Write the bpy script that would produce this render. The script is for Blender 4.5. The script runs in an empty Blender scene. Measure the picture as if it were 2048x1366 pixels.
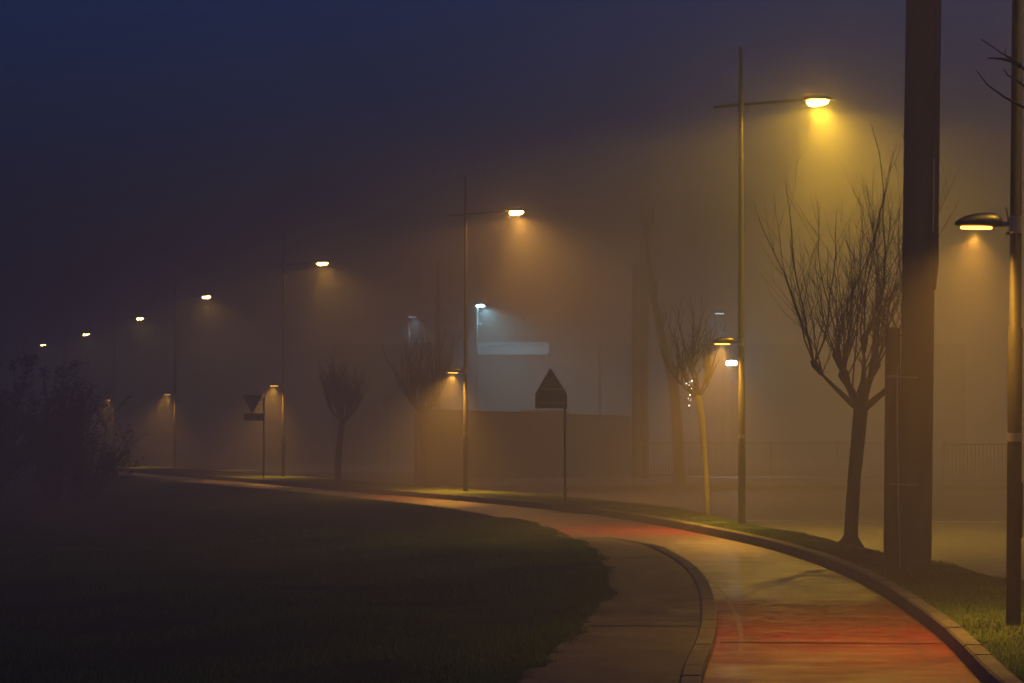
import bpy, math, random
from mathutils import Vector, Matrix
R = math.radians
scene = bpy.context.scene
col = scene.collection

# ------------------------------------------------------------------ camera
CAM_Z, FPX, PITCH = 1.97, 5386.0, math.atan(175/5386.0)
cam_d = bpy.data.cameras.new('camera'); cam = bpy.data.objects.new('camera', cam_d); col.objects.link(cam)
cam_d.sensor_width = 36.0; cam_d.lens = 36.0*FPX/2048.0
cam_d.clip_start = 0.1; cam_d.clip_end = 2000
cam.location = (0, 0, CAM_Z); cam.rotation_euler = (math.pi/2 + PITCH, 0, 0)
scene.camera = cam

# ------------------------------------------------------------------ sky, exposure
world = bpy.data.worlds.new('World'); scene.world = world; world.use_nodes = True
wn = world.node_tree.nodes; wl = world.node_tree.links
bg = wn['Background']
sky = wn.new('ShaderNodeTexSky'); sky.sky_type = 'NISHITA'; sky.sun_disc = False
sky.sun_elevation = R(-0.3); sky.sun_rotation = R(200)
sky.air_density = 1.0; sky.dust_density = 0.3; sky.ozone_density = 5.8
wl.new(sky.outputs['Color'], bg.inputs['Color'])
bg.inputs['Strength'].default_value = 0.148
scene.view_settings.view_transform = 'Standard'; scene.view_settings.look = 'None'
scene.view_settings.exposure = 0.7; scene.view_settings.gamma = 1.0
cy = scene.cycles
cy.max_bounces = 6; cy.diffuse_bounces = 2; cy.glossy_bounces = 2; cy.volume_bounces = 0
cy.transmission_bounces = 2; cy.sample_clamp_indirect = 1.0
cy.use_denoising = True; cy.denoiser = 'OPENIMAGEDENOISE'
cy.caustics_reflective = False; cy.caustics_refractive = False

HAZE = 0.0145
SODIUM_POWER, PATH_POWER = 1300.0, 1400.0
LAMP_LEVEL = (.8, 2.5, 1.9, .75, .5, .25, .2, .2)
PATH_LEVEL = (.48, 1.2, 2.0, 1.6, 1.4, .8, .5, .5)      # the lamps along the road differ in age and output
SIDE_LEVEL = (.3, .30, .28, .34, .36, .4, .4, .4)
LENS_LEVEL = (15, 800, 470, 190, 170, 130, 110, 105)          # how bright each glowing bowl is

# ------------------------------------------------------------------ picture -> place
def ray(px, py):
    x = (px-1024)/FPX; y = (683-py)/FPX
    c, s = math.cos(PITCH), math.sin(PITCH)
    return Vector((x, c - y*s, s + y*c))
def on_plane(px, py, z=0.0):
    d = ray(px, py); t = (z-CAM_Z)/d.z
    return Vector((d.x*t, d.y*t, z))
def at_depth(px, py, Y):
    d = ray(px, py); t = Y/d.y
    return Vector((d.x*t, Y, CAM_Z + d.z*t))

# ------------------------------------------------------------------ mesh helpers
class MB:
    def __init__(s): s.v = []; s.f = []
    def tube(s, pts, rad, n=8, cap=True):
        pts = [Vector(p) for p in pts]
        if not isinstance(rad, (list, tuple)): rad = [rad]*len(pts)
        b0 = len(s.v); up = None
        for i, p in enumerate(pts):
            t = (pts[min(i+1, len(pts)-1)] - pts[max(i-1, 0)])
            if t.length < 1e-9: t = Vector((0, 0, 1))
            t.normalize()
            if up is None:
                up = Vector((1, 0, 0)) if abs(t.x) < .8 else Vector((0, 1, 0))
            a = (up - t*up.dot(t)).normalized(); b = t.cross(a); up = a
            for k in range(n):
                w = 2*math.pi*k/n
                s.v.append(p + (a*math.cos(w) + b*math.sin(w))*rad[i])
        for i in range(len(pts)-1):
            for k in range(n):
                k2 = (k+1) % n
                s.f.append((b0+i*n+k, b0+i*n+k2, b0+(i+1)*n+k2, b0+(i+1)*n+k))
        if cap:
            s.f.append(tuple(b0+k for k in reversed(range(n))))
            s.f.append(tuple(b0+(len(pts)-1)*n+k for k in range(n)))
        return s
    def box(s, lo, hi, mat=None):
        b = len(s.v)
        for z in (lo[2], hi[2]):
            for x, y in ((lo[0], lo[1]), (hi[0], lo[1]), (hi[0], hi[1]), (lo[0], hi[1])):
                p = Vector((x, y, z)); s.v.append(mat @ p if mat else p)
        for q in ((3, 2, 1, 0), (4, 5, 6, 7), (0, 1, 5, 4), (1, 2, 6, 5), (2, 3, 7, 6), (3, 0, 4, 7)):
            s.f.append(tuple(b+i for i in q))
        return s
    def prism(s, poly, y0, y1, mat=None):      # outline in x,z extruded along y
        b = len(s.v); n = len(poly)
        for y in (y0, y1):
            for x, z in poly:
                p = Vector((x, y, z)); s.v.append(mat @ p if mat else p)
        s.f.append(tuple(b+i for i in range(n))); s.f.append(tuple(b+n+i for i in reversed(range(n))))
        for i in range(n):
            j = (i+1) % n; s.f.append((b+i, b+n+i, b+n+j, b+j))
        return s
    def loft(s, rings):                         # closed rings of equal count
        b = len(s.v); n = len(rings[0])
        for r in rings: s.v += [Vector(p) for p in r]
        for i in range(len(rings)-1):
            for k in range(n):
                k2 = (k+1) % n
                s.f.append((b+i*n+k, b+i*n+k2, b+(i+1)*n+k2, b+(i+1)*n+k))
        s.f.append(tuple(b+k for k in reversed(range(n)))); s.f.append(tuple(b+(len(rings)-1)*n+k for k in range(n)))
        return s
    def grid(s, rows):
        b = len(s.v); n = len(rows[0])
        for r in rows: s.v += [Vector(p) for p in r]
        for i in range(len(rows)-1):
            for k in range(n-1):
                s.f.append((b+i*n+k, b+i*n+k+1, b+(i+1)*n+k+1, b+(i+1)*n+k))
        return s
    def build(s, name, mat, parent=None, smooth=False):
        me = bpy.data.meshes.new(name); me.from_pydata([tuple(p) for p in s.v], [], s.f); me.update()
        me.materials.append(mat)
        if smooth: me.polygons.foreach_set('use_smooth', [True]*len(me.polygons))
        o = bpy.data.objects.new(name, me); col.objects.link(o)
        if parent: o.parent = parent
        return o
def tag(o, label=None, cat=None, group=None, kind=None):
    if label: o['label'] = label
    if cat: o['category'] = cat
    if group: o['group'] = group
    if kind: o['kind'] = kind
    return o
def thing(name, label, cat, loc=(0, 0, 0), rz=0.0, group=None):
    o = bpy.data.objects.new(name, None); col.objects.link(o); o.empty_display_size = .2
    o.location = loc; o.rotation_euler = (0, 0, rz)
    return tag(o, label, cat, group)
def struct(name, mb, mat, smooth=False):
    return tag(mb.build(name, mat, None, smooth), kind='structure')
def copy_tree(o, parent=None):
    c = o.copy(); col.objects.link(c)
    if parent: c.parent = parent
    if o.type == 'LIGHT': c.data = o.data.copy()
    for ch in list(o.children): copy_tree(ch, c)
    return c

# ------------------------------------------------------------------ materials
def new_mat(name):
    m = bpy.data.materials.new(name); m.use_nodes = True
    return m, m.node_tree.nodes, m.node_tree.links, m.node_tree.nodes['Principled BSDF']
def noise(n, l, scale, detail=4.0, rough=.6, stretch=None, coord='Object'):
    tc = n.new('ShaderNodeTexCoord'); t = n.new('ShaderNodeTexNoise')
    t.inputs['Scale'].default_value = scale; t.inputs['Detail'].default_value = detail; t.inputs['Roughness'].default_value = rough
    if stretch:
        mp = n.new('ShaderNodeMapping'); mp.inputs['Scale'].default_value = stretch
        l.new(tc.outputs[coord], mp.inputs['Vector']); l.new(mp.outputs['Vector'], t.inputs['Vector'])
    else: l.new(tc.outputs[coord], t.inputs['Vector'])
    return t.outputs['Fac']
def ramp(n, l, fac, stops):
    r = n.new('ShaderNodeValToRGB'); e = r.color_ramp.elements
    e[0].position, e[0].color = stops[0][0], (*stops[0][1], 1); e[1].position, e[1].color = stops[-1][0], (*stops[-1][1], 1)
    for p, c in stops[1:-1]:
        k = e.new(p); k.color = (*c, 1)
    l.new(fac, r.inputs['Fac']); return r.outputs['Color']
def g(v): return (v, v, v)
def rough_mat(name, c1, c2, scale=6, rough=.8, metal=0., bump=.3, bscale=60, stretch=None, rvar=.15, coord='Object', bdist=.01, spec=.5):
    m, n, l, b = new_mat(name)
    f = noise(n, l, scale, 6, .65, stretch, coord)
    l.new(ramp(n, l, f, [(.3, c1), (.7, c2)]), b.inputs['Base Color'])
    b.inputs['Metallic'].default_value = metal; b.inputs['Specular IOR Level'].default_value = spec
    f2 = noise(n, l, scale*2.3, 4, .6, stretch, coord)
    l.new(ramp(n, l, f2, [(.3, g(max(.05, rough-rvar))), (.7, g(min(1, rough+rvar)))]), b.inputs['Roughness'])
    if bump:
        bp = n.new('ShaderNodeBump'); bp.inputs['Strength'].default_value = bump; bp.inputs['Distance'].default_value = bdist
        l.new(noise(n, l, bscale, 5, .6, stretch, coord), bp.inputs['Height']); l.new(bp.outputs['Normal'], b.inputs['Normal'])
    return m
def emit_mat(name, colr, strength, sampling='AUTO'):
    m, n, l, b = new_mat(name)
    b.inputs['Base Color'].default_value = (.6, .6, .6, 1); b.inputs['Roughness'].default_value = .3
    b.inputs['Emission Color'].default_value = (*colr, 1); b.inputs['Emission Strength'].default_value = strength
    m.cycles.emission_sampling = sampling
    return m

M = {}
M['pole_metal'] = rough_mat('pole_paint', (.012, .013, .012), (.024, .025, .022), 5, .6, .0, .15, 90, (1, 1, .3), spec=.18)
M['housing'] = rough_mat('lamp_housing', (.045, .045, .042), (.08, .08, .075), 9, .42, .2, .1, 120)
M['galv'] = rough_mat('galvanised', (.28, .28, .27), (.42, .42, .40), 14, .45, .6, .1, 120)
M['concrete_pole'] = rough_mat('cast_concrete', (.045, .041, .033), (.085, .078, .06), 2.2, .85, 0, .4, 30, (1, 1, .25), bdist=.006)
M['timber_post'] = rough_mat('weathered_timber', (.05, .04, .03), (.10, .08, .055), 5, .85, 0, .5, 40, (3, 3, .25))
M['bark'] = rough_mat('bark', (.035, .027, .02), (.085, .07, .05), 9, .9, 0, .8, 45, (1, 1, .3))
M['lamplit_bark'] = rough_mat('lamplit_bark', (.16, .15, .07), (.26, .24, .12), 7, .85, 0, .6, 40, (1, 1, .3))  # bark lightened to yellow-green, the street lamp's light painted into the colour
M['twig'] = rough_mat('twig_bark', (.03, .023, .018), (.06, .045, .035), 6, .9, 0, 0)
M['sign_back'] = rough_mat('sign_back', (.05, .052, .05), (.085, .085, .08), 6, .6, .2, .05, 80)
M['kerb'] = rough_mat('kerb_concrete', (.06, .062, .045), (.165, .152, .125), 4.5, .85, 0, .5, 70, bdist=.004)
M['road'] = rough_mat('road_asphalt', (.045, .045, .045), (.075, .073, .07), 1.2, .62, 0, .5, 90, rvar=.2, bdist=.006)
M['pavement'] = rough_mat('far_pavement', (.12, .115, .105), (.2, .19, .175), 1.3, .8, 0, .3, 50)
M['road_glow_patch'] = rough_mat('painted_road_glow', (.36, .36, .35), (.5, .5, .48), 1, .7, 0, .2, 30)
M['sidewalk'] = rough_mat('footway_asphalt', (.035, .032, .028), (.065, .06, .051), 1.1, .75, 0, .6, 110, rvar=.12, bdist=.006)
M['soil'] = rough_mat('soil', (.03, .024, .017), (.07, .055, .038), 3, .95, 0, .9, 25, bdist=.05)
M['ground'] = rough_mat('ground_dirt', (.05, .05, .045), (.08, .078, .07), .6, .9, 0, .4, 12, bdist=.02)
M['paint'] = rough_mat('worn_line_paint', (.14, .135, .12), (.55, .54, .5), 5, .55, 0, .3, 60, rvar=.2)
M['pink_paint'] = rough_mat('worn_red_line', (.10, .035, .022), (.20, .08, .055), 6, .6, 0, .3, 60)
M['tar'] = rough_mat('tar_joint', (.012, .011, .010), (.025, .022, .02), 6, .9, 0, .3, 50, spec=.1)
M['hoarding'] = rough_mat('rusty_sheet', (.06, .035, .022), (.10, .06, .036), 1.2, .75, .0, .1, 20, (1, 1, .3))
M['fence'] = rough_mat('fence_paint', (.20, .18, .14), (.32, .29, .23), 3, .7, .1, .1, 40)
M['render'] = rough_mat('pale_render', (.025, .028, .03), (.045, .048, .05), .8, .85, 0, .2, 20)
M['fascia'] = rough_mat('white_fascia', (.40, .45, .5), (.6, .64, .68), .5, .5, 0, 0)
M['dark_glass'] = rough_mat('dark_glass', (.03, .035, .04), (.05, .055, .06), 1, .12, 0, 0)
M['leaf'] = rough_mat('dark_leaf', (.02, .026, .014), (.05, .055, .028), 4, .7, 0, 0)
M['grass_soil'] = None

def grass_mat(name, a, b_, c, thin=False):
    m, n, l, b = new_mat(name)
    f = noise(n, l, .55, 6, .7)
    l.new(ramp(n, l, f, [(.3, a), (.5, b_), (.72, c)]), b.inputs['Base Color'])
    b.inputs['Roughness'].default_value = .95; b.inputs['Specular IOR Level'].default_value = .02
    bp = n.new('ShaderNodeBump'); bp.inputs['Strength'].default_value = .9; bp.inputs['Distance'].default_value = .05
    l.new(noise(n, l, 14, 6, .7), bp.inputs['Height']); l.new(bp.outputs['Normal'], b.inputs['Normal'])
    if thin:                                    # blades let light through
        tr = n.new('ShaderNodeBsdfTranslucent'); mx = n.new('ShaderNodeMixShader'); mx.inputs[0].default_value = .5
        l.new(b.inputs['Base Color'].links[0].from_socket, tr.inputs['Color'])
        l.new(b.outputs[0], mx.inputs[1]); l.new(tr.outputs[0], mx.inputs[2]); l.new(mx.outputs[0], n['Material Output'].inputs['Surface'])
    return m
M['turf'] = grass_mat('turf', (.06, .075, .016), (.08, .115, .018), (.11, .16, .024))
M['field'] = grass_mat('field_turf', (.02, .023, .007), (.034, .052, .009), (.055, .09, .012))
M['blade'] = grass_mat('grass_blade', (.06, .09, .011), (.085, .14, .014), (.12, .19, .02), True)
M['field_blade'] = grass_mat('field_blade', (.09, .13, .012), (.13, .21, .015), (.18, .30, .02), True)

def grain(n, l, colr, scale=8, lo=.55, hi=1.25, crack=0.):
    f = ramp(n, l, noise(n, l, scale, 5, .75), [(.36, g(lo)), (.5, g((lo+hi)/2)), (.66, g(hi))])
    m1 = n.new('ShaderNodeMix'); m1.data_type = 'RGBA'; m1.blend_type = 'MULTIPLY'; m1.inputs['Factor'].default_value = 1
    l.new(colr, m1.inputs[6]); l.new(f, m1.inputs[7]); outc = m1.outputs[2]
    if crack:
        tc = n.new('ShaderNodeTexCoord'); nz = n.new('ShaderNodeTexNoise'); nz.inputs['Scale'].default_value = 1.5; nz.inputs['Detail'].default_value = 4
        l.new(tc.outputs['Object'], nz.inputs['Vector'])
        va = n.new('ShaderNodeVectorMath'); va.operation = 'SCALE'; va.inputs['Scale'].default_value = .9; l.new(nz.outputs['Color'], va.inputs[0])
        vb = n.new('ShaderNodeVectorMath'); vb.operation = 'ADD'; l.new(tc.outputs['Object'], vb.inputs[0]); l.new(va.outputs[0], vb.inputs[1])
        vo = n.new('ShaderNodeTexVoronoi'); vo.feature = 'DISTANCE_TO_EDGE'; vo.inputs['Scale'].default_value = .45; l.new(vb.outputs[0], vo.inputs['Vector'])
        ck = ramp(n, l, vo.outputs['Distance'], [(.0, g(1-crack)), (.012, g(1-crack*.6)), (.03, g(1))])
        m2 = n.new('ShaderNodeMix'); m2.data_type = 'RGBA'; m2.blend_type = 'MULTIPLY'; m2.inputs['Factor'].default_value = 1
        l.new(outc, m2.inputs[6]); l.new(ck, m2.inputs[7]); outc = m2.outputs[2]
    return outc
def cycle_mat():
    m, n, l, b = new_mat('cycle_track_surface')
    tc = n.new('ShaderNodeTexCoord'); sp = n.new('ShaderNodeSeparateXYZ'); l.new(tc.outputs['Object'], sp.inputs[0])
    base = ramp(n, l, noise(n, l, 2.6, 10, .82), [(.3, (.028, .024, .02)), (.5, (.052, .044, .036)), (.7, (.09, .076, .062))])
    red = ramp(n, l, noise(n, l, 3.1, 10, .8), [(.25, (.17, .022, .014)), (.75, (.24, .036, .024))])
    # where along the track the red coat still holds (metres from the camera), edges frayed by noise
    wob = n.new('ShaderNodeMath'); wob.operation = 'MULTIPLY_ADD'
    l.new(noise(n, l, .9, 5, .7), wob.inputs[0]); wob.inputs[1].default_value = 3.0; l.new(sp.outputs['Y'], wob.inputs[2])
    mr = n.new('ShaderNodeMapRange'); mr.inputs['From Min'].default_value = 0; mr.inputs['From Max'].default_value = 100
    l.new(wob.outputs[0], mr.inputs['Value'])
    band = ramp(n, l, mr.outputs['Result'], [(.0, g(.72)), (.235, g(.78)), (.27, g(1)), (.322, g(1)), (.345, g(.22)), (.50, g(.12)), (.535, g(.75)), (.64, g(.7)), (.68, g(.25)), (1., g(.2))])
    wear = ramp(n, l, noise(n, l, 5, 8, .75), [(.3, g(.85)), (.55, g(1))])
    mul = n.new('ShaderNodeMath'); mul.operation = 'MULTIPLY'; l.new(band, mul.inputs[0]); l.new(wear, mul.inputs[1])
    mx = n.new('ShaderNodeMix'); mx.data_type = 'RGBA'
    l.new(mul.outputs[0], mx.inputs['Factor']); l.new(base, mx.inputs[6]); l.new(red, mx.inputs[7])
    l.new(grain(n, l, mx.outputs[2], 9, .68, 1.18, .5), b.inputs['Base Color'])
    sl = n.new('ShaderNodeMath'); sl.operation = 'MULTIPLY_ADD'       # the coat is rough and dull, bare asphalt is damp
    l.new(mul.outputs[0], sl.inputs[0]); sl.inputs[1].default_value = -.62; sl.inputs[2].default_value = .62
    l.new(sl.outputs[0], b.inputs['Specular IOR Level'])
    # damp transverse streaks
    st = noise(n, l, 1.3, 7, .72, (.7, 1.5, 1))
    l.new(ramp(n, l, st, [(.36, g(.30)), (.64, g(.60))]), b.inputs['Roughness'])
    bp = n.new('ShaderNodeBump'); bp.inputs['Strength'].default_value = .8; bp.inputs['Distance'].default_value = .008
    l.new(noise(n, l, 60, 6, .7), bp.inputs['Height'])
    bp2 = n.new('ShaderNodeBump'); bp2.inputs['Strength'].default_value = .22; bp2.inputs['Distance'].default_value = .02
    l.new(st, bp2.inputs['Height']); l.new(bp.outputs['Normal'], bp2.inputs['Normal'])
    l.new(bp2.outputs['Normal'], b.inputs['Normal'])
    return m
M['cycle'] = cycle_mat()
for k in ('sidewalk', 'road', 'kerb'):
    nt = M[k].node_tree; bs = nt.nodes['Principled BSDF']; src = bs.inputs['Base Color'].links[0].from_socket
    nt.links.new(grain(nt.nodes, nt.links, src, 8 if k != 'kerb' else 14, .55, 1.3, .5 if k == 'sidewalk' else 0), bs.inputs['Base Color'])

# ------------------------------------------------------------------ ground, path, verge, road
# right edge of the cycle track: (x, y) in metres
EDGE = [(2.9, -12), (2.9, 6), (3.2, 14), (3.62, 21.0), (3.86, 23.1), (4.03, 25.2), (4.15, 27.3), (4.27, 29.6), (4.43, 33.0),
        (4.48, 37.5), (4.38, 41.9), (4.06, 46.3), (3.56, 50.8), (2.93, 55.8), (1.85, 62.0), (.55, 67.2), (-1.35, 73.7),
        (-2.6, 77.6), (-4.75, 84), (-7.1, 91), (-12.2, 107), (-16.9, 121), (-22.4, 137), (-30, 159), (-44, 199), (-75, 290)]
def interp(xs, ys, x):
    if x <= xs[0]: return ys[0]
    for i in range(len(xs)-1):
        if x <= xs[i+1]:
            t = (x-xs[i])/(xs[i+1]-xs[i]); return ys[i] + (ys[i+1]-ys[i])*t
    return ys[-1]
def spline(P, step=.5):
    out = []
    for i in range(len(P)-1):
        p0 = Vector(P[max(i-1, 0)]); p1 = Vector(P[i]); p2 = Vector(P[i+1]); p3 = Vector(P[min(i+2, len(P)-1)])
        n = max(2, int((p2-p1).length/step))
        for k in range(n):
            t = k/n
            out.append(.5*((2*p1) + (p2-p0)*t + (2*p0-5*p1+4*p2-p3)*t*t + (3*p1-p0-3*p2+p3)*t**3))
    out.append(Vector(P[-1])); return out
E = spline(EDGE)
for _ in range(30):
    E = [E[0]] + [(E[i-1]+E[i]*2+E[i+1])/4 for i in range(1, len(E)-1)] + [E[-1]]
NRM = []
for i in range(len(E)):
    t = (E[min(i+1, len(E)-1)]-E[max(i-1, 0)]).normalized(); NRM.append(Vector((t.y, -t.x)))   # to the right
def off(i, d): p = E[i]+NRM[i]*d; return p
def w_track(Y): return interp([21, 27, 37, 44, 50], [2.16, 2.07, 1.96, 1.9, 1.9], Y)
def w_total(Y): return interp([21, 27, 31, 40, 50, 60, 66, 75, 110], [3.55, 3.35, 3.25, 3.15, 2.85, 2.6, 2.35, 2.2, 2.1], Y)
def w_verge(Y): return interp([18, 25, 30, 33, 36, 42, 52, 70, 90], [5.5, 4.2, 2.6, 1.55, 1.2, .95, 1.1, 2.6, 3.2], Y)
def idx(Y): return min(range(len(E)), key=lambda i: abs(E[i].y-Y))
def strip(i0, i1, fa, fb, z, name, mat, n=2, zf=None):
    rows = []
    for i in range(i0, i1+1):
        Y = E[i].y; a, b = fa(Y), fb(Y); row = []
        for k in range(n+1):
            d = a+(b-a)*k/n; p = off(i, d); row.append((p.x, p.y, z if zf is None else zf(p, k/n)))
        rows.append(row)
    return struct(name, MB().grid(rows), mat, True)
LAST = len(E)-1
random.seed(5)
struct('ground', MB().grid([[(-115+230*i/8, -11+411*j/8, -.75) for i in range(9)] for j in range(9)]), M['ground'])
strip(0, LAST, lambda Y: -w_track(Y) if Y < 49.5 else -w_total(Y), lambda Y: 0, 0.0, 'cycle_path', M['cycle'], 4)
i49 = idx(49.5)
SW_Z = .075
strip(0, i49, lambda Y: -w_total(Y), lambda Y: -w_track(Y)-.16, SW_Z, 'footpath', M['sidewalk'], 3,
      lambda p, t: SW_Z*interp([44, 49.5], [1, .05], p.y))
def kerb(name, i0, i1, fd, wid, z0, hf, seg=.98, gap=.022):
    mb = MB(); s = 0.0; acc = [i0]
    # cut into stones of about a metre
    P = [(i, off(i, fd(E[i].y))) for i in range(i0, i1+1)]
    start = 0; dist = 0
    for k in range(1, len(P)):
        dist += (P[k][1]-P[k-1][1]).length
        if dist >= seg or k == len(P)-1:
            rings = []
            for q in range(start, k+1):
                i, p = P[q]; nn = NRM[i]
                shift = Vector((0, 0))
                tdir = Vector((-nn.y, nn.x))
                if q == start: shift = tdir*gap*.5
                if q == k: shift = -tdir*gap*.5
                a = p+shift; b = p+nn*wid+shift; h = hf(p.y)+random.uniform(-.007, .007) if q in (start,) else hf(p.y)
                c = min(.018, wid*.2)
                rings.append([(a.x, a.y, z0), (b.x, b.y, z0), (b.x, b.y, h-c*.3), (b.x-nn.x*c*.5, b.y-nn.y*c*.5, h), (a.x+nn.x*c, a.y+nn.y*c, h), (a.x, a.y, h-c)])
            mb.loft(rings); start = k; dist = 0
    return struct(name, mb, M['kerb'])
KERB_H = .155
kerb('verge_kerb', 0, LAST, lambda Y: 0.0, .15, -.05, lambda Y: KERB_H)
kerb('footpath_kerb', 0, i49, lambda Y: -w_track(Y)-.16, .155, -.05, lambda Y: .105*interp([43, 49.5], [1, .12], Y))
def verge_z(p, t):
    m = .15+.05*math.sin(math.pi*min(1, t*1.1))*.7
    m += .025*math.sin(p.x*3.1+p.y*1.7)*math.sin(p.y*.9)*math.sin(math.pi*t)
    m0 = m
    # bank of soil by the stout post, rise under the first lamp
    m += .09*math.exp(-((p.x-5.55)**2/.10+(p.y-34.6)**2/1.2)) + .07*math.exp(-((p.x-4.75)**2+(p.y-24.5)**2)/1.4)
    m = m0+(m-m0)*min(1, t*5)
    if t > .999: m = -.02
    return m
strip(0, LAST, lambda Y: .151, lambda Y: w_verge(Y), 0, 'verge', M['turf'], 12, verge_z)
def field_z(p, t):
    d = t*48
    z = .05 - .5*(1-math.exp(-d/7)) + .05*math.sin(p.x*1.1+p.y*.35)*min(1, d/1.5)+.03*math.sin(p.x*.5-p.y*.8)*min(1, d/2)
    return z
rows = []
for i in range(LAST+1):
    Y = E[i].y; a = -w_total(Y)+.01; row = []
    for k in range(25):
        t = (k/24)**2; p = E[i]+NRM[i]*a; q = p+Vector((-1, 0))*48*t
        row.append((q.x, q.y, field_z(q, t) if k else .07 if Y < 46 else .0))
    rows.append(row)
struct('field', MB().grid(rows), M['field'], True)
# road: one broad sheet to the right of the verge
rows = []
for i in range(0, LAST+1):
    a = off(i, max(.5, w_verge(E[i].y)-.25)); rows.append([(a.x+(100-a.x)*t, a.y, -.03) for t in (0, .05, .12, .25, .5, 1)])
struct('road', MB().grid(rows), M['road'])
# far pavement with its kerb
struct('pavement', MB().prism([(-2.0, -.05), (-2.0, .10), (70, .10), (70, -.05)], 88, 103), M['pavement'])
struct('pavement_kerb', MB().prism([(-2.0, -.05), (-2.0, .125), (70, .125), (70, -.05)], 87.84, 87.998), M['kerb'])
struct('road_glow_patch', MB().grid([[(-14, 128, -.02), (-3, 122, -.02)], [(-14, 150, -.02), (-3, 150, -.02)]]), M['road_glow_patch'])  # pale sheet: white lamp light on the far road, put into its colour
# worn road lines
def quad_mark(name, pts, z, mat):
    return struct(name, MB().grid([[(pts[0][0], pts[0][1], z), (pts[1][0], pts[1][1], z)], [(pts[3][0], pts[3][1], z), (pts[2][0], pts[2][1], z)]]), mat)
for x0, x1, y0 in ((5.0, 6.1, 58.6), (6.6, 7.9, 58.4), (9.1, 12.6, 58.0)):
    quad_mark('road_line', [(x0, y0), (x1, y0-.25), (x1, y0+.3), (x0, y0+.45)], -.026, M['paint'])
# tar joints and paint remnants on the track
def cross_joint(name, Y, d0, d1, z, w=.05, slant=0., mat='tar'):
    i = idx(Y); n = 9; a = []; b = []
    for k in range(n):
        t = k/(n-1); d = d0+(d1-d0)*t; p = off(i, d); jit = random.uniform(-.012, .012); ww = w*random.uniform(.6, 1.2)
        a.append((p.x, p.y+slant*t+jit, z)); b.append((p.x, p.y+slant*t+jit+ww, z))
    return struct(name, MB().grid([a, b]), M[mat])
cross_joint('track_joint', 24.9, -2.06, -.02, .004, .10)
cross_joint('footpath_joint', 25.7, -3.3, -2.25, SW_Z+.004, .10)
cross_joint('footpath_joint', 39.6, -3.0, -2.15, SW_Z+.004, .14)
i0, i1 = idx(23), idx(35.5); rows = []
for i in range(i0, i1+1):
    d = -w_track(E[i].y)+interp([23, 28, 33, 35.5], [.22, .2, .12, .06], E[i].y)
    a = off(i, d); b = off(i, d+.045); rows.append([(a.x, a.y, .0035), (b.x, b.y, .0035)])
struct('track_edge_line', MB().grid(rows), M['pink_paint'])
p = on_plane(1440, 1163); quad_mark('track_mark', [(p.x-.12, p.y-.2), (p.x+.16, p.y-.2), (p.x+.16, p.y+.12), (p.x-.12, p.y+.12)], .004, M['paint'])
p = on_plane(1420, 1170); quad_mark('track_mark', [(p.x-.06, p.y-.25), (p.x+.06, p.y-.25), (p.x+.06, p.y+.1), (p.x-.06, p.y+.1)], .0045, M['paint'])

# ------------------------------------------------------------------ grass blades (nobody could count them)
def blades(name, mat, n, sampler, h0, h1, w, seed):
    rnd = random.Random(seed); V = []; F = []
    for _ in range(n):
        s = sampler(rnd)
        if s is None: continue
        x, y, z, k = s
        h = rnd.uniform(h0, h1)*k; a = rnd.uniform(0, 6.283); ln = rnd.uniform(0, .8)*h; b = rnd.uniform(0, 6.283)
        ww = w*rnd.uniform(.6, 1.3); dx, dy = math.cos(a)*ww, math.sin(a)*ww; i = len(V)
        V += [(x-dx, y-dy, z-.01), (x+dx, y+dy, z-.01), (x+math.cos(b)*ln, y+math.sin(b)*ln, z+h)]; F.append((i, i+1, i+2))
    mb = MB(); mb.v = [Vector(v) for v in V]; mb.f = F
    return tag(mb.build(name, mat), kind='stuff')
def s_verge(r):
    Y = 17+(r.random()**1.5)*48; t = r.random(); w = w_verge(Y); d = .15+(w-.2)*t; p = off_f(Y, d)
    tt = (d-.151)/(w-.151)
    if d > 3.2: return None
    q = math.sin(p.x*2.3)*math.sin(p.y*1.1+p.x)+math.sin(p.y*2.9)*.5
    if abs(p.y-34.6) < 1.6 and r.random() < .75: return None
    return p.x, p.y, verge_z(p, tt), .75+.35*max(-.6, q)
YS = [e.y for e in E]
import bisect
def idx_fast(Y): return min(len(E)-1, bisect.bisect(YS, Y))
def off_f(Y, d):
    i = min(max(idx_fast(Y), 1), LAST); a, b = E[i-1], E[i]; t = (Y-a.y)/(b.y-a.y)
    return a.lerp(b, t)+NRM[i-1].lerp(NRM[i], t)*d
def s_field(r):
    Y = 16+(r.random()**1.5)*42; d = (r.random()**2.3)*24
    p = off_f(Y, -w_total(Y)-d+max(-.06, .05*math.sin(Y*2.1)+.035*math.sin(Y*5.3+1)+.03*math.sin(Y*13.7)+r.gauss(0, .04))); t = math.sqrt(max(0, d/48))**2
    q = math.sin(p.x*1.7+p.y*.6)+math.sin(p.y*1.3-p.x*.7)
    if q < -.6 and r.random() < min(.8, (-.6-q)*1.2): return None
    return p.x, p.y, max(field_z(p, t), .07 if d < .3 else -9), (.7+.4*max(-.6, q*.6))*min(1, .6+d*.9)*(1+min(1, d/14))
tag(blades('verge_grass', M['blade'], 75000, s_verge, .022, .06, .006, 1), 'short damp green grass on the raised verge beside the kerb', 'grass')
tag(blades('field_grass', M['field_blade'], 170000, s_field, .03, .085, .008, 2), 'dark rough grass spreading left of the footpath edge', 'grass')

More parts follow.
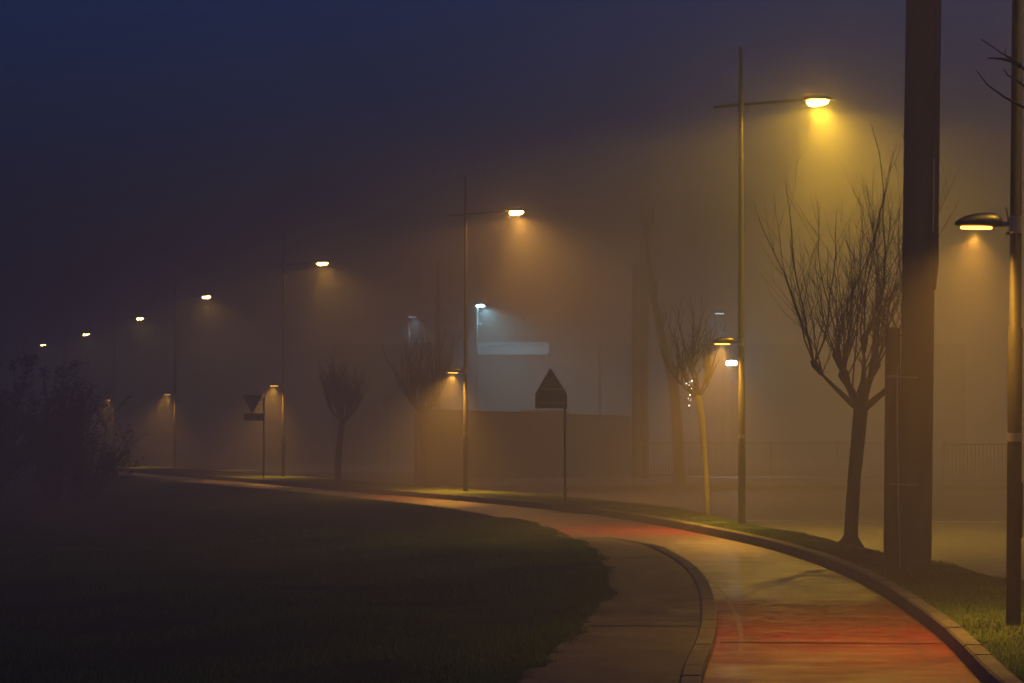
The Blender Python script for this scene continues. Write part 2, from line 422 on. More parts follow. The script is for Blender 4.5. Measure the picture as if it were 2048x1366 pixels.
# ------------------------------------------------------------------ street lamps
lens_mats = {}
def lens(colr, s):
    k = (colr, s)
    if k not in lens_mats: lens_mats[k] = emit_mat('lit_lens', colr, s)
    return lens_mats[k]
def dome_head(L, W, H, x0, sgn, zr):
    """luminaire shell: flat rim, domed top, blunt at the pole end; runs from x0 along sgn*x"""
    rings = []
    prof = [(0, .55, .5), (.04, .78, .74), (.15, .92, .95), (.35, 1, 1), (.6, .97, .9), (.8, .84, .68), (.93, .6, .42), (1, .25, .16)]
    for t, w, h in prof:
        r = []
        for k in range(12):
            a = 2*math.pi*k/12
            yy = math.cos(a)*W*.5*w; zz = math.sin(a)
            zz = zz*H*h if zz > 0 else zz*H*.22*w
            r.append((x0+sgn*L*t, yy, zr+zz))
        rings.append(r if sgn > 0 else [r[0]]+r[:0:-1])
    return rings
def build_street_lamp():
    root = thing('street_lamp', 'x', 'street lamp', group='tall street lamps along the cycle path')
    MB().tube([(0, 0, -.3), (0, 0, 2.65), (0, 0, 2.66), (0, 0, 7.95), (0, 0, 9.05), (0, 0, 9.08)], [.068, .066, .056, .043, .034, .01], 14).build('pole', M['pole_metal'], root, True)
    MB().box((.045, -.04, .75), (.072, .04, 1.25)).build('access_door', M['pole_metal'], root)
    MB().tube([(0, 0, 1.62), (0, 0, 1.70)], .0715, 14).build('band', M['galv'], root)
    arm = MB().tube([(-.52, 0, 7.92), (0, 0, 7.965), (1.25, 0, 8.06)], [.025, .034, .028], 8)
    arm.tube([(0, 0, 7.85), (0, 0, 8.08)], .056, 12); arm.tube([(.02, 0, 7.74), (.12, 0, 7.86), (.15, 0, 7.97)], .014, 6)
    arm.build('cross_arm', M['pole_metal'], root, False)
    hd = MB().loft(dome_head(.56, .27, .11, 1.20, 1, 8.06)).build('lamp_head', M['housing'], root, True)
    # bowl-shaped lens under the head
    mb = MB(); rings = []
    for z, s in ((8.036, 1), (7.985, .95), (7.945, .62)):
        rings.append([(1.46+.20*s*math.cos(6.2832*k/10), .10*s*math.sin(6.2832*k/10), z+.015*math.cos(6.2832*k/10)) for k in range(10)])
    mb.loft(rings[::-1]); mb.build('lens', M['housing'], hd, True)
    # low lamp for the path, on the other side
    ph = MB().loft(dome_head(.43, .25, .11, -.125, -1, 3.44)).build('path_lamp', M['housing'], root, True)
    pb = MB().tube([(-.05, 0, 3.45), (-.14, 0, 3.44)], .022, 8).tube([(-.09, 0, 3.36), (-.03, 0, 3.36)], .016, 6)
    pb.box((-.062, -.05, 3.38), (-.04, .05, 3.50)); pb.prism([(-.06, 3.40), (-.045, 3.40), (-.085, 3.60), (-.097, 3.60)], -.012, .012)
    pb.tube([(0, 0, 3.36), (0, 0, 3.52)], .062, 12)
    pb.build('bracket', M['galv'], ph)
    MB().loft([[(-.36+.145*math.cos(6.2832*k/10), .08*math.sin(6.2832*k/10), z) for k in range(10)] for z in (3.398, 3.419)]).build('lens', M['housing'], ph)
    ld = bpy.data.lights.new('sodium_beam', 'SPOT'); ld.spot_size = R(118); ld.spot_blend = .8; ld.shadow_soft_size = .08
    lo = bpy.data.objects.new('sodium_beam', ld); col.objects.link(lo); lo.parent = hd
    lo.location = (1.47, 0, 7.92); lo.rotation_euler = (0, R(-20), 0)
    ld = bpy.data.lights.new('side_beam', 'SPOT'); ld.spot_size = R(174); ld.spot_blend = .25; ld.shadow_soft_size = .08
    lo = bpy.data.objects.new('side_beam', ld); col.objects.link(lo); lo.parent = hd; lo.location = (1.46, 0, 7.915)
    ld = bpy.data.lights.new('path_beam', 'SPOT'); ld.spot_size = R(156); ld.spot_blend = .9; ld.shadow_soft_size = .05
    lo = bpy.data.objects.new('path_beam', ld); col.objects.link(lo); lo.parent = ph
    lo.location = (-.36, 0, 3.385); lo.rotation_euler = (0, R(10), 0)
    return root
D2 = 51.05
LAMPS = [  # x in picture of the pole, depth, colour of the high lamp, label
    (2024, 24.5, (1, .52, .05), 'lamp post rising out of frame, lit path lamp on its side, standing in bright grass'),
    (1483, D2, (1, .56, .03), 'lamp post with the largest glowing yellow head on a cross arm, between two bare trees'),
    (931, 77.2, (1, .44, .07), 'lamp post with a pale orange head, standing in front of the brown hoarding'),
    (567, 101.0, (1, .49, .06), 'lamp post standing between the inverted triangle sign and the small round-headed bare tree'),
    (350, 126.6, (1, .54, .10), 'thin foggy lamp post beyond the inverted triangle sign, its path lamp throwing a faint cone'),
    (228, 151.5, (1, .68, .17), 'barely visible lamp post with a small yellow head, right of the dark shrubs'),
    (127, 176.6, (1, .70, .18), 'second farthest lamp post, a yellow dot of light high over the twiggy shrub'),
    (46, 198.6, (1, .66, .15), 'farthest lamp post, its tiny lamp half hidden by the top twigs of the dark shrub')]
proto = build_street_lamp()
for i, (px, Y, c, lab) in enumerate(LAMPS):
    o = proto if i == 0 else copy_tree(proto)
    LAMPS[i] = LAMPS[i]+(o,)
for i, (px, Y, c, lab, o) in enumerate(LAMPS):
    o['label'] = lab
    z = .17 if i else .235
    o.location = ((px-1024)*Y/FPX, Y, z); o.rotation_euler = (0, R(.7) if i == 0 else 0, R(random.uniform(-3, 3)))
    for ch in o.children:
        k = ch.name.split('.')[0]
        if k not in ('lamp_head', 'path_lamp'): continue
        if k == 'path_lamp' and i == 0: ch.location.z = .155
        for sub in ch.children:
            s = sub.name.split('.')[0]
            if s == 'lens':
                sub.material_slots[0].link = 'OBJECT'
                sub.material_slots[0].material = lens(c, float(LENS_LEVEL[i])) if k == 'lamp_head' else lens((1, .42, .06), 5.0)
            if sub.type == 'LIGHT':
                if k == 'lamp_head': sub.data.color = c; sub.data.energy = SODIUM_POWER*LAMP_LEVEL[i]*(SIDE_LEVEL[i] if s == 'side_beam' else 1)
                else: sub.data.color = (1, .43, .045); sub.data.energy = PATH_POWER*PATH_LEVEL[i]; sub.scale = (.55, 1, 1)

# ------------------------------------------------------------------ stout posts
def lean_pts(a, b, n=6): return [Vector(a).lerp(Vector(b), k/(n-1)) for k in range(n)]
Yp = 34.8
b0 = at_depth(1829, 1140, Yp); b1 = at_depth(1843, 0, Yp); d = (b1-b0)
up = thing('utility_pole', 'stout concrete utility pole rising out of frame beside the near lamp post', 'utility pole', (b0.x, b0.y, .0), group='stout utility poles')
MB().tube([(0, 0, -.3), (d.x*.0, 0, .1), (d.x*.5, 0, d.z*.5), (d.x, 0, d.z), (d.x*1.22, 0, 9.2)], [.218, .217, .212, .205, .195], 20).build('shaft', M['concrete_pole'], up, True)
def loc(px, py, Y, root): return at_depth(px, py, Y)-Vector(root.location)
c0, c1, c2 = loc(1867, 580, Yp-.1, up), loc(1870, 470, Yp-.12, up), loc(1877, -120, Yp-.1, up)
MB().tube([c0, (c1.x-.0, c1.y, c0.z+.35), c1+Vector((.0, 0, .2)), c2], [.03, .048, .05, .045], 8).build('cable_duct', M['timber_post'], up, True)
c0, c1 = loc(1866, 462, Yp-.24, up), loc(1868, 318, Yp-.24, up)
MB().tube([c0, c1], .010, 6).build('cable', M['galv'], up)
cd = MB().tube([loc(1800, 1142, Yp-.27, up), loc(1797, 1000, Yp-.27, up), loc(1795, 860, Yp-.27, up), loc(1795, 726, Yp-.27, up)], .0135, 6)
cd.build('conduit', M['galv'], up)
for py in (753, 968):
    a, b = loc(1780, py, Yp-.3, up), loc(1836, py+2, Yp-.3, up)
    MB().tube([a, b], .009, 6).build('strap', M['galv'], up)
for py in (275, 492):
    z = loc(1840, py, Yp, up).z; xx = d.x*z/d.z
    MB().tube([(xx, 0, z), (xx, 0, z+.03)], .218, 20).build('band', M['concrete_pole'], up)
b2 = at_depth(1782, 1142, Yp+.12)
ps = thing('wooden_post', 'short brown wooden post touching the stout utility pole on its tree side', 'post', (b2.x, b2.y, 0))
top = loc(1786, 655, Yp+.12, ps)
MB().tube([(0, 0, -.2), (top.x*.5, 0, top.z*.5), (top.x, 0, top.z-.03), (top.x, 0, top.z)], [.103, .10, .098, .07], 12).build('shaft', M['timber_post'], ps, True)
MB().tube([(top.x*.8, 0, top.z*.8), (top.x*.8, 0, top.z*.8+.04)], .104, 12).build('band', M['galv'], ps)
# far ones
def far_pole(px, ytop, Y, r, label, head=False):
    b = at_depth(px, 900, Y); o = thing('utility_pole', label, 'utility pole', (b.x, Y, 0), group='stout utility poles'); t = min(9.25, at_depth(px, ytop, Y).z)
    MB().tube([(0, 0, -.2), (0, 0, t*.5), (0, 0, t)], [r, r*.93, r*.82], 14).build('shaft', M['concrete_pole'], o, True)
    if head:
        MB().box((-.55, -.06, t-.55), (.55, .06, t-.42)).build('cross_arm', M['timber_post'], o)
        for x in (-.45, .45): MB().tube([(x, 0, t-.42), (x, 0, t-.30), (x, 0, t-.2)], [.03, .05, .02], 8).build('insulator', M['galv'], o)
    else: MB().tube([(0, 0, t-.05), (0, 0, t+.04)], r*.9, 14).build('cap', M['timber_post'], o)
    return o
far_pole(1288, 470, 106, .20, 'tall thick hazy pole rising just beyond the end of the brown hoarding')
far_pole(1271, 530, 106.6, .14, 'slimmer hazy pole touching the thick one beyond the end of the hoarding')
far_pole(876, 470, 118, .12, 'thin hazy pole rising behind the bare tree near the pale orange lamp')

# ------------------------------------------------------------------ trees
def grow(mb, p, d, L, r, rnd, up=.25, n=5, wob=.12, sides=5):
    pts = [p.copy()]; q = p.copy(); d = d.normalized()
    for k in range(n):
        d = (d+Vector((rnd.uniform(-wob, wob), rnd.uniform(-wob, wob), up*.5+rnd.uniform(-wob, wob)*.4))).normalized()
        q = q+d*(L/n); pts.append(q.copy())
    mb.tube(pts, [r*(1-.8*k/n) for k in range(n+1)], sides, False)
    return pts, d
def pollard(label, base, trunk_px, Y, r0, r1, spread, limb_h, shoot, nl, ns, nt, seed, trunk_mat='bark', lean=0., foot=False, fan=.75, tw_r=.0055, group='bare pollarded street trees'):
    rnd = random.Random(seed)
    o = thing('pollarded_tree', label, 'tree', (base.x, base.y, base.z), group=group)
    pts = [at_depth(x, y, Y)-Vector(base) for x, y in trunk_px]
    pts = [Vector((pts[0].x, 0, -.15))]+pts
    n = len(pts); rr = [r0*1.25, r0*1.12]+[r0+(r1-r0)*k/(n-2) for k in range(1, n-1)]
    tr = MB().tube(pts, rr[:n], 12)
    tr.build('trunk', M[trunk_mat], o, True)
    if foot: MB().tube([(0, 0, -.05), (0, 0, .03), (.01, 0, .09), (.01, .01, .16)], [.24, .2, .15, .11], 9).build('root_flare', M['bark'], o, True)
    top = pts[-1]; mb = MB(); tw = MB()
    for i in range(nl):
        a = 6.2832*i/nl+rnd.uniform(-.3, .3)
        dirn = Vector((math.cos(a)*1.25+lean, math.sin(a)*1.25, .75+rnd.uniform(-.35, .6)))
        if i == 0: dirn = Vector((lean*.5, .1, 1.6))
        lp, ld = grow(mb, top-Vector((0, 0, r1*.7)), dirn, math.hypot(spread, limb_h)*rnd.uniform(.7, 1.15), r1*rnd.uniform(.5, .72), rnd, .22, 5, .18, 7)
        knob = lp[-1]
        mb.tube([lp[-2], knob, knob+ld*r1*.6], [r1*.3, r1*.5, r1*.25], 6)
        for j in range(ns):
            src = knob if j < ns*.6 else lp[rnd.choice((2, 3, 4))]
            out = Vector((src.x-top.x, src.y-top.y, 0))
            if out.length > 0: out.normalize()
            dv = out*rnd.uniform(-.2, fan)+Vector((rnd.uniform(-.4, .4), rnd.uniform(-.4, .4), 1))
            L = shoot*(.28+.75*rnd.random()**1.6)*(1.15 if i == 0 else 1)
            sp, sd = grow(tw, src, dv, L, tw_r*1.2+2*tw_r*L/shoot*(.6+rnd.random()*.6), rnd, .16, 7, .2, 5)
            for k in range(nt):
                m = rnd.randint(1, 5); s2 = sp[m].lerp(sp[m+1], rnd.random())
                tv = (sp[m+1]-sp[m]).normalized()+Vector((rnd.uniform(-.8, .8), rnd.uniform(-.8, .8), rnd.uniform(-.1, .3)))
                tp, td = grow(tw, s2, tv, L*rnd.uniform(.14, .42), tw_r, rnd, .25, 3, .15, 3)
                if rnd.random() < .6:
                    grow(tw, tp[2], td+Vector((rnd.uniform(-.7, .7), rnd.uniform(-.7, .7), .2)), L*.14, tw_r*.75, rnd, .2, 2, .15, 3)
    cr = mb.build('limbs', M['bark'], o, True)
    tw.build('twigs', M['twig'], cr, True)
    return o
pt = on_plane(1700, 1090, .15)
pollard('largest bare vase-shaped tree, dark leaning trunk in the verge beside the stout utility pole', pt,
        [(1702, 1060), (1708, 960), (1716, 880), (1722, 812)], pt.y, .098, .115, .72, .8, 3.3, 8, 9, 9, 29, foot=True, lean=-.04, fan=.4)
pt = on_plane(1418, 1035, .15)
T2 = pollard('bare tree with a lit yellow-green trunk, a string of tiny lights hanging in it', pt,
        [(1414, 990), (1409, 900), (1404, 840), (1396, 790)], pt.y, .05, .07, .6, .35, 1.35, 6, 8, 8, 23, 'lamplit_bark', tw_r=.0065)
pt = at_depth(846, 972, 86); pt.z = .15
pollard('bare vase-shaped tree in front of the left end of the brown hoarding', pt,
        [(846, 940), (845, 880), (846, 825)], 86, .10, .10, .6, .4, 2.4, 7, 10, 7, 37, fan=.6, tw_r=.009)
pt = on_plane(672, 962, .15)
pollard('small round-headed bare tree with a thin dark leaning trunk, by the path between lamp posts', pt,
        [(676, 920), (681, 870), (685, 838)], pt.y, .10, .10, .6, .45, 1.75, 8, 12, 9, 41, fan=.7, tw_r=.0095)
# tall leaning tree beyond
Yt = 92; pb = at_depth(1360, 960, Yt)
lt = thing('leaning_tree', 'tall thin bare tree leaning towards the thick hazy pole, behind the lit yellow-green trunk', 'tree', (pb.x, Yt, .05))
rnd = random.Random(9); lp = [at_depth(x, y, Yt)-Vector(lt.location) for x, y in ((1360, 975), (1354, 840), (1346, 765), (1330, 705), (1312, 620), (1300, 540), (1290, 455))]
MB().tube(lp, [.22, .19, .17, .14, .12, .09, .04], 9).build('trunk', M['bark'], lt, True)
tw = MB()
for k in range(46):
    m = rnd.randint(2, 5); s2 = lp[m].lerp(lp[m+1], rnd.random())
    sp, sd = grow(tw, s2, Vector((rnd.uniform(-.5, .5), rnd.uniform(-.5, .5), 1)), rnd.uniform(.6, 1.9), .02, rnd, .3, 5, .12, 4)
    for q in range(4):
        grow(tw, sp[rnd.randint(1, 4)], sd+Vector((rnd.uniform(-.6, .6), rnd.uniform(-.6, .6), .2)), rnd.uniform(.3, .7), .009, rnd, .2, 3, .15, 3)
tw.build('twigs', M['twig'], lt, True)
# tree just outside the frame whose branches reach in
Yb = 22.0
nt_ = thing('overhanging_tree', 'bare tree whose blurred twigs reach in across the top of the near lamp post', 'tree', (5.25, Yb, .1))
MB().tube([(0, 0, -.2), (.03, 0, 1.2), (-.02, 0, 2.6), (-.1, 0, 3.6)], [.16, .13, .11, .09], 10).build('trunk', M['bark'], nt_, True)
tw = MB(); rnd = random.Random(4)
def bpt(px, py): return at_depth(px, py, Yb)-Vector(nt_.location)
for P in ([(2303, 610), (2270, 540), (2230, 440), (2150, 300), (2090, 185), (2042, 133), (2012, 112), (1962, 78)], [(2301, 560), (2260, 470), (2210, 380), (2120, 260), (2048, 215), (2010, 195), (1975, 170), (1952, 140)],
          [(2302, 520), (2235, 400), (2150, 300), (2080, 200), (2040, 165), (2015, 150), (2008, 138)], [(2042, 133), (2025, 122), (2000, 117), (1975, 116)], [(2300, 460), (2210, 330), (2100, 190), (2060, 150), (2030, 120), (2010, 110), (2011, 96)]):
    pts = [bpt(*q) for q in P]; tw.tube(pts, [.024-.020*k/(len(pts)-1) for k in range(len(pts))], 5)
for k in range(16):
    sp, sd = grow(tw, Vector((-.09, 0, rnd.uniform(2.9, 3.6))), Vector((rnd.uniform(-.15, 1), rnd.uniform(-.8, .8), 1)), rnd.uniform(1.5, 3), .03, rnd, .2, 6, .14, 5)
    for q in range(6): grow(tw, sp[rnd.randint(2, 5)], sd+Vector((rnd.uniform(-.3, .8), rnd.uniform(-.7, .7), 0)), rnd.uniform(.4, 1), .008, rnd, .2, 4, .15, 3)
tw.build('branches', M['twig'], nt_, True)

# shrubs at the left
def shrub(label, cx, Y, w, h, nst, nleaf, seed, leaf=.055, rx=0.):
    rnd = random.Random(seed); o = thing('shrub', label, 'shrub', (cx, Y, -.36), group='dark shrubs at the edge of the field')
    st = MB(); tips = []
    for i in range(nst):
        a = rnd.uniform(0, 6.2832); s = rnd.uniform(.1, 1)
        dv = Vector((math.cos(a)*s*w/h*1.1+rx, math.sin(a)*s*w/h*.8, 1))
        L = h*rnd.uniform(.55, 1.05)*(1-.35*s)
        sp, sd = grow(st, Vector((math.cos(a)*.3*s, math.sin(a)*.3*s, 0)), dv, L, .035, rnd, -.08, 8, .14, 4)
        for k in range(9):
            m = rnd.randint(2, 7); tp, td = grow(st, sp[m], (sp[m+1]-sp[m]).normalized()+Vector((rnd.uniform(-1, 1), rnd.uniform(-1, 1), rnd.uniform(-.4, .4))), rnd.uniform(.4, 1.2), .012, rnd, -.05, 4, .2, 3)
            tips.append(tp)
            for q in range(2):
                t2, _ = grow(st, tp[rnd.randint(1, 3)], td+Vector((rnd.uniform(-1, 1), rnd.uniform(-1, 1), rnd.uniform(-.3, .4))), rnd.uniform(.2, .6), .008, rnd, 0, 3, .2, 3); tips.append(t2)
    st.build('stems', M['twig'], o)
    lf = MB()
    for i in range(nleaf):
        tp = rnd.choice(tips); m = rnd.randint(0, len(tp)-2); p = tp[m].lerp(tp[m+1], rnd.random())+Vector((rnd.gauss(0, .05), rnd.gauss(0, .05), rnd.gauss(0, .05)))
        u = Vector((rnd.gauss(0, 1), rnd.gauss(0, 1), rnd.gauss(0, 1))).normalized(); v = u.orthogonal().normalized(); s = leaf*rnd.uniform(.5, 1.4)
        b = len(lf.v); lf.v += [p-u*s, p+v*s*.45, p+u*s, p-v*s*.45]; lf.f.append((b, b+1, b+2, b+3))
    lf.build('leaves', M['leaf'], o)
    return o
shrub('dense dark shrub filling the lower left edge of the picture', -15.6, 80, 1.9, 4.9, 46, 15000, 3, .07)
shrub('tall upright dark shrub whose top twigs cross the farthest lamp', -14.1, 83, .8, 5.0, 26, 5500, 8, .06)
shrub('sparse twiggy shrub leaning over the far path, right of the dense dark one', -12.8, 80, 1.7, 3.9, 26, 1500, 14, .06, .1)

# ------------------------------------------------------------------ signs (seen from behind)
def sign_post(name, label, px, py, Y, zbase, top_z):
    b = at_depth(px, py, Y); o = thing(name, label, 'road sign', (b.x, Y, zbase), group='road signs seen from behind')
    MB().tube([(0, 0, -.2), (0, 0, top_z-.02), (0, 0, top_z)], [.032, .032, .02], 10).build('post', M['pole_metal'], o, True)
    return o
Ys = 68.6; zs = .15; sc = FPX/Ys
s1 = sign_post('warning_sign', 'triangular road sign with a plate under it, seen from behind on a thin post', 1130, 1000, Ys, zs, 0)
def lz(py, Y=Ys, z=zs): return at_depth(1024, py, Y).z-z
def lx(px, ref, Y=Ys): return (px-ref)*Y/FPX
for ob in list(s1.children): bpy.data.objects.remove(ob)
MB().tube([(0, 0, -.2), (-.0, 0, lz(789))], .032, 10).build('post', M['pole_metal'], s1, True)
def rounded_tri(pts, r=.06):
    out = []
    for i in range(3):
        p = Vector(pts[i]); a = (Vector(pts[i-1])-p).normalized(); b = (Vector(pts[(i+1) % 3])-p).normalized()
        for t in (0, .25, .5, .75, 1):
            q = (p+a*r)*(1-t)**2+p*2*t*(1-t)+(p+b*r)*t*t; out.append((q.x, q.y))
    return out
tri = rounded_tri([(lx(1068, 1130), lz(791)), (lx(1136, 1130), lz(791)), (lx(1101, 1130), lz(735))], .05)
MB().prism(tri, -.052, -.046).build('triangle_plate', M['sign_back'], s1)
MB().prism([(lx(1070.5, 1130), lz(817)), (lx(1134.5, 1130), lz(817)), (lx(1134.5, 1130), lz(786)), (lx(1070.5, 1130), lz(786))], -.042, -.036).build('rectangular_plate', M['sign_back'], s1)
for py in (778, 806): MB().box((lx(1082, 1130), -.068, lz(py)-.018), (.04, -.0535, lz(py)+.018)).build('clamp_rail', M['galv'], s1)
Yg = 99.5
s2 = thing('give_way_sign', 'inverted triangle sign with a plate below it, hazy beside a path lamp', 'road sign', ((528-1024)*Yg/FPX, Yg, .15), group='road signs seen from behind')
gz = lambda py: lz(py, Yg, .15); gx = lambda px: lx(px, 528, Yg)
MB().tube([(0, 0, -.2), (0, 0, gz(795))], .035, 8).build('post', M['pole_metal'], s2, True)
MB().prism(rounded_tri([(gx(485), gz(790)), (gx(505), gz(828)), (gx(525.5), gz(790))], .05), -.052, -.046).build('triangle_plate', M['sign_back'], s2)
MB().prism([(gx(488), gz(841)), (gx(529), gz(841)), (gx(529), gz(827)), (gx(488), gz(827))], -.042, -.036).build('rectangular_plate', M['sign_back'], s2)
br = MB().box((gx(496), -.066, gz(800)-.02), (.04, -.054, gz(800)+.02)); br.build('clamp_rail', M['galv'], s2)
Yr = 135.0
s3 = thing('round_sign', 'faint round road sign on a post, right of the small round-headed tree', 'road sign', ((775-1024)*Yr/FPX, Yr, 0), group='road signs seen from behind')
MB().tube([(0, 0, -.2), (0, 0, lz(792, Yr, 0))], .04, 8).build('post', M['pole_metal'], s3, True)
MB().prism([(.24*math.cos(6.2832*k/24), lz(801, Yr, 0)+.30*math.sin(6.2832*k/24)) for k in range(24)], -.06, -.05).build('disc_plate', M['sign_back'], s3)
MB().box((-.16, -.049, lz(801, Yr, 0)-.02), (.16, -.041, lz(801, Yr, 0)+.02)).build('clamp_rail', M['galv'], s3)

# ------------------------------------------------------------------ hoarding, railing, buildings beyond the road
A = at_depth(840, 900, 97); B = at_depth(1264, 900, 118); L = (Vector((B.x, B.y))-Vector((A.x, A.y))).length
hd = thing('hoarding', 'long brown corrugated hoarding behind the triangular sign', 'hoarding', (A.x, A.y, 0), math.atan2(B.y-A.y, B.x-A.x))
rows = [[], []]; n = int(L/.06)
for k in range(n+1):
    x = L*k/n; y = .03*(1 if k % 4 in (0, 1) else -1); zt = 2.70-.16*x/L
    rows[0].append((x, y, -.05)); rows[1].append((x, y, zt))
MB().grid(rows).build('sheet_panel', M['hoarding'], hd)
MB().grid([[(0, .04, -.05), (7.6, 3.6, -.05)], [(0, .04, 2.7), (7.6, 3.6, 2.5)]]).build('end_panel', M['hoarding'], hd)
MB().box((0, .05, 2.45), (L, .10, 2.53)).build('rail', M['timber_post'], hd)
for k in range(9):
    x = L*k/8; MB().box((x-.05, .105, -.1), (x+.05, .2, 2.5)).build('fence_post', M['timber_post'], hd)
pw = at_depth(1267, 900, 117); o = thing('marker_pole', 'pale slim pole at the right end of the brown hoarding', 'pole', (pw.x, 117, 0))
zt = at_depth(1267, 829, 117).z
MB().tube([(0, 0, -.1), (0, 0, zt-.05), (0, 0, zt)], [.035, .035, .02], 8).build('shaft', M['galv'], o); MB().tube([(0, 0, zt), (0, 0, zt+.08)], .05, 8).build('cap', M['galv'], o)
def railing(label, x0, x1, y0, y1, h, sp, bar=.02, zb=.1):
    L = math.hypot(x1-x0, y1-y0); o = thing('railing', label, 'railing', (x0, y0, zb), math.atan2(y1-y0, x1-x0), group='pale railings across the road')
    m = MB(); k = 0
    while k*sp < L: m.box((k*sp-bar/2, -.01, .12), (k*sp+bar/2, .01, h-.03)); k += 1
    m.build('bars', M['fence'], o); MB().box((0, -.024, h-.03), (L, .024, h+.03)).box((0, -.022, .08), (L, .022, .12)).build('rails', M['fence'], o)
    k = 0
    while k*2.5 <= L+.01: MB().box((k*2.5-.04, -.045, -.15), (k*2.5+.04, .045, h+.08)).build('rail_post', M['fence'], o); k += 1
    return o
railing('low pale railing across the road, starting behind the lit yellow-green trunk', 4.9, 14.2, 103, 101, 1.35, .11)
railing('taller pale railing across the road seen between the stout pole and the near lamp post', 14.6, 17.9, 91, 91, 1.35, .13, .04)
wl_ = thing('low_wall', 'low pale wall at the right edge, across the road behind the near lamp post', 'wall', (17.95, 91, .1))
MB().box((0, -.12, -.2), (14, .12, .75)).build('body', M['kerb'], wl_); MB().box((-.03, -.15, .75), (14.03, .15, .84)).build('coping', M['pavement'], wl_)
# pale hut roof above the hoarding
hu = thing('hut', 'small flat-roofed hut just showing over the top of the hoarding', 'hut', (at_depth(1088, 900, 128).x, 128, 0))
MB().box((-1.0, -1, -.1), (1.0, 1, 2.72)).build('body', M['render'], hu); MB().box((-1.1, -1.15, 2.72), (1.1, 1.15, 2.86)).build('roof', M['pavement'], hu)
MB().box((-.4, -1.04, 0), (.4, -1.002, 2.1)).build('door', M['sign_back'], hu)
# building with pale lit fascia
Yb2 = 165.5; bx = at_depth(957, 697, Yb2).x
bd = thing('commercial_building', 'grey flat-fronted building with a pale white fascia glowing through the fog', 'building', (bx, Yb2, 0))
zf0, zf1 = at_depth(1024, 709, Yb2).z, at_depth(1024, 684, Yb2).z
MB().box((-9, 0.4, -.1), (30, 14, zf1-.1)).build('body', M['render'], bd)
MB().prism([(0, zf0), (4.3, zf0), (4.3, zf1), (-.22, zf1)], -.35, .37).build('fascia', M['fascia'], bd)
for k in range(5): w = MB().box((.8+k*2.9, .33, .6), (3.0+k*2.9, .392, 3.4)).build('window', M['dark_glass'], bd)
for k in range(5): MB().box((.7+k*2.9, .30, .5), (3.1+k*2.9, .325, .58)).build('window_sill', M['kerb'], bd)
def mast(label, px, py, Y, sgn, energy, emis, colr, aim, size=120, hz=None):
    p = at_depth(px, py, Y); o = thing('floodlight_mast', label, 'floodlight', (p.x, Y, 0), group='white floodlight masts beyond the road')
    MB().tube([(0, 0, -.2), (0, 0, p.z*.6), (0, 0, p.z+.05)], [.10, .08, .055], 8).build('mast', M['pole_metal'], o, True)
    hx = MB().box((-.12, -.1, p.z+.02), (.48, .1, p.z+.14)).build('head', M['housing'], o)
    MB().box((-.02, -.08, p.z-.03), (.42, .08, p.z+.017)).build('lens', emit_mat('white_lens', colr, emis), hx)
    MB().tube([(-.2, 0, p.z-1.1), (.2, 0, p.z-1.1)], .03, 6).build('step_bar', M['galv'], o)
    if sgn < 0: o.rotation_euler.z = math.pi
    if energy:
        ld = bpy.data.lights.new('white_beam', 'SPOT'); ld.spot_size = R(size); ld.spot_blend = 1.0; ld.energy = energy; ld.color = colr; ld.shadow_soft_size = .1
        lo = bpy.data.objects.new('white_beam', ld); col.objects.link(lo); lo.parent = hx; lo.location = (.42, -.05, p.z-.10); lo.rotation_euler = (R(aim[0]), R(aim[1]), 0)
    return o
mast('floodlight mast with a cold white lamp above the pale fascia', 954, 611, 161.0, 1, 8000, 900, (.32, .80, 1), (-4, -24), 130)
mast('dim white floodlight mast behind the second lamp post, above its path lamp', 1446, 627, 150, -1, 1200, 4, (.6, .82, 1), (0, -10), 100)
mast('very faint floodlight mast to the left, beyond the thin hazy pole', 818, 634, 175, 1, 1300, 2, (.6, .85, 1), (-28, 0), 110)
p = at_depth(1463, 726, 120); o = thing('security_light', 'glaring white security light on a short post just below a path lamp', 'security light', (p.x, 120, 0))
MB().tube([(0, 0, -.2), (0, 0, p.z-.15)], .05, 8).build('post', M['galv'], o)
hx = MB().box((-.28, -.06, p.z-.15), (.28, .12, p.z+.15)).build('head', M['housing'], o)
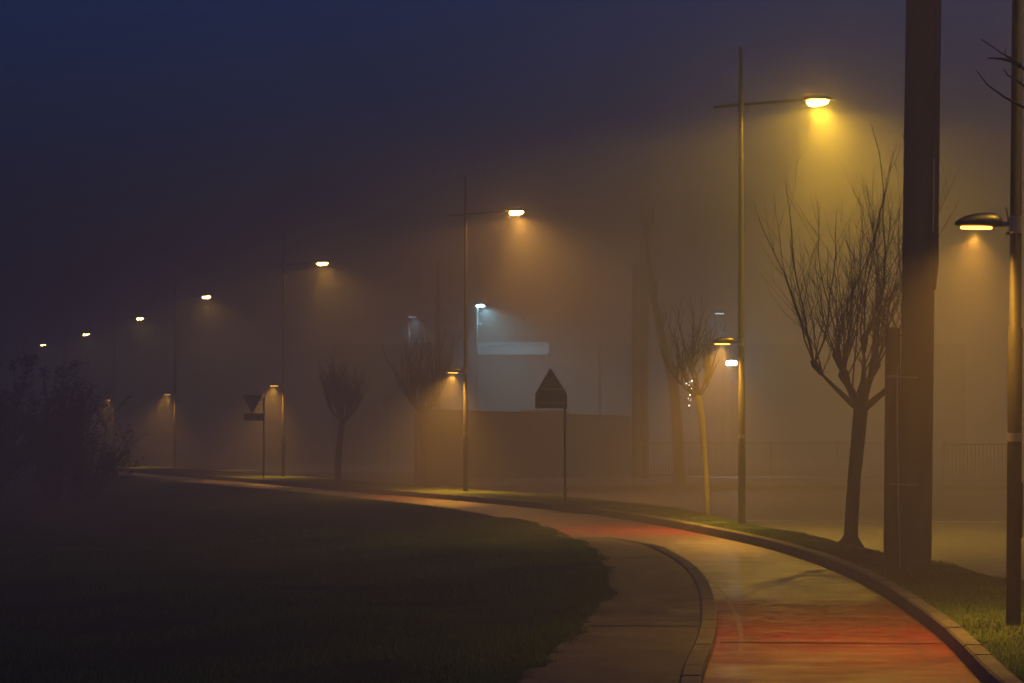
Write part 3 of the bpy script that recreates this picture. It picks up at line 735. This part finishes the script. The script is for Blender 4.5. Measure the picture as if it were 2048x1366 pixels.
MB().box((-.22, -.085, p.z-.09), (.22, -.062, p.z+.09)).build('lens', emit_mat('security_lens', (.66, .84, 1), 600), hx)
p = at_depth(1199, 690, 125); o = thing('flagpole', 'thin pale flagpole standing behind the hoarding, left of the thick hazy pole', 'flagpole', (p.x, 125, 0))
MB().tube([(0, 0, -.1), (0, 0, p.z)], [.06, .04], 8).build('shaft', M['fascia'], o, True); MB().tube([(0, 0, p.z), (0, 0, p.z+.06), (0, 0, p.z+.12)], [.045, .07, .02], 8).build('finial', M['galv'], o)
# string of tiny lights in the second tree
base = Vector(T2.location); Yl = T2.location.y-.15
LP = [(1384, 762), (1380, 764.5), (1373, 767), (1378, 770), (1383, 777), (1380, 790), (1377, 797), (1381, 800), (1378.5, 811), (1380, 824), (1373, 832), (1369, 842), (1376, 846), (1384, 847)]
r0 = at_depth(1383, 775, Yl); ls = thing('light_string', 'string of tiny white lights hanging beside the yellow-green trunk', 'fairy lights', r0)
pts = [at_depth(x, y, Yl)-r0 for x, y in LP]
MB().tube(pts, .004, 4).build('wire', M['pole_metal'], ls)
e1 = emit_mat('fairy_bulb', (1, .86, .55), 5, 'NONE'); e2 = emit_mat('dim_fairy_bulb', (1, .86, .6), .6, 'NONE')
for k, q in enumerate(pts):
    s = .013 if k in (0, 2, 5, 8) else .008
    MB().tube([q-Vector((0, 0, s)), q, q+Vector((0, 0, s))], [s*.4, s, s*.4], 6).build('bulb', e1 if k < 9 else e2, ls, True)

# ------------------------------------------------------------------ fog
m = bpy.data.materials.new('fog'); m.use_nodes = True; n = m.node_tree.nodes; l = m.node_tree.links; n.clear()
pv = n.new('ShaderNodeVolumePrincipled'); out = n.new('ShaderNodeOutputMaterial'); l.new(pv.outputs[0], out.inputs['Volume'])
pv.inputs['Color'].default_value = (.9, .9, .9, 1); pv.inputs['Density'].default_value = HAZE; pv.inputs['Anisotropy'].default_value = .28
m.cycles.homogeneous_volume = True
tag(MB().box((-118, -13, -1.8), (118, 405, 9.75)).build('haze', m), kind='stuff')
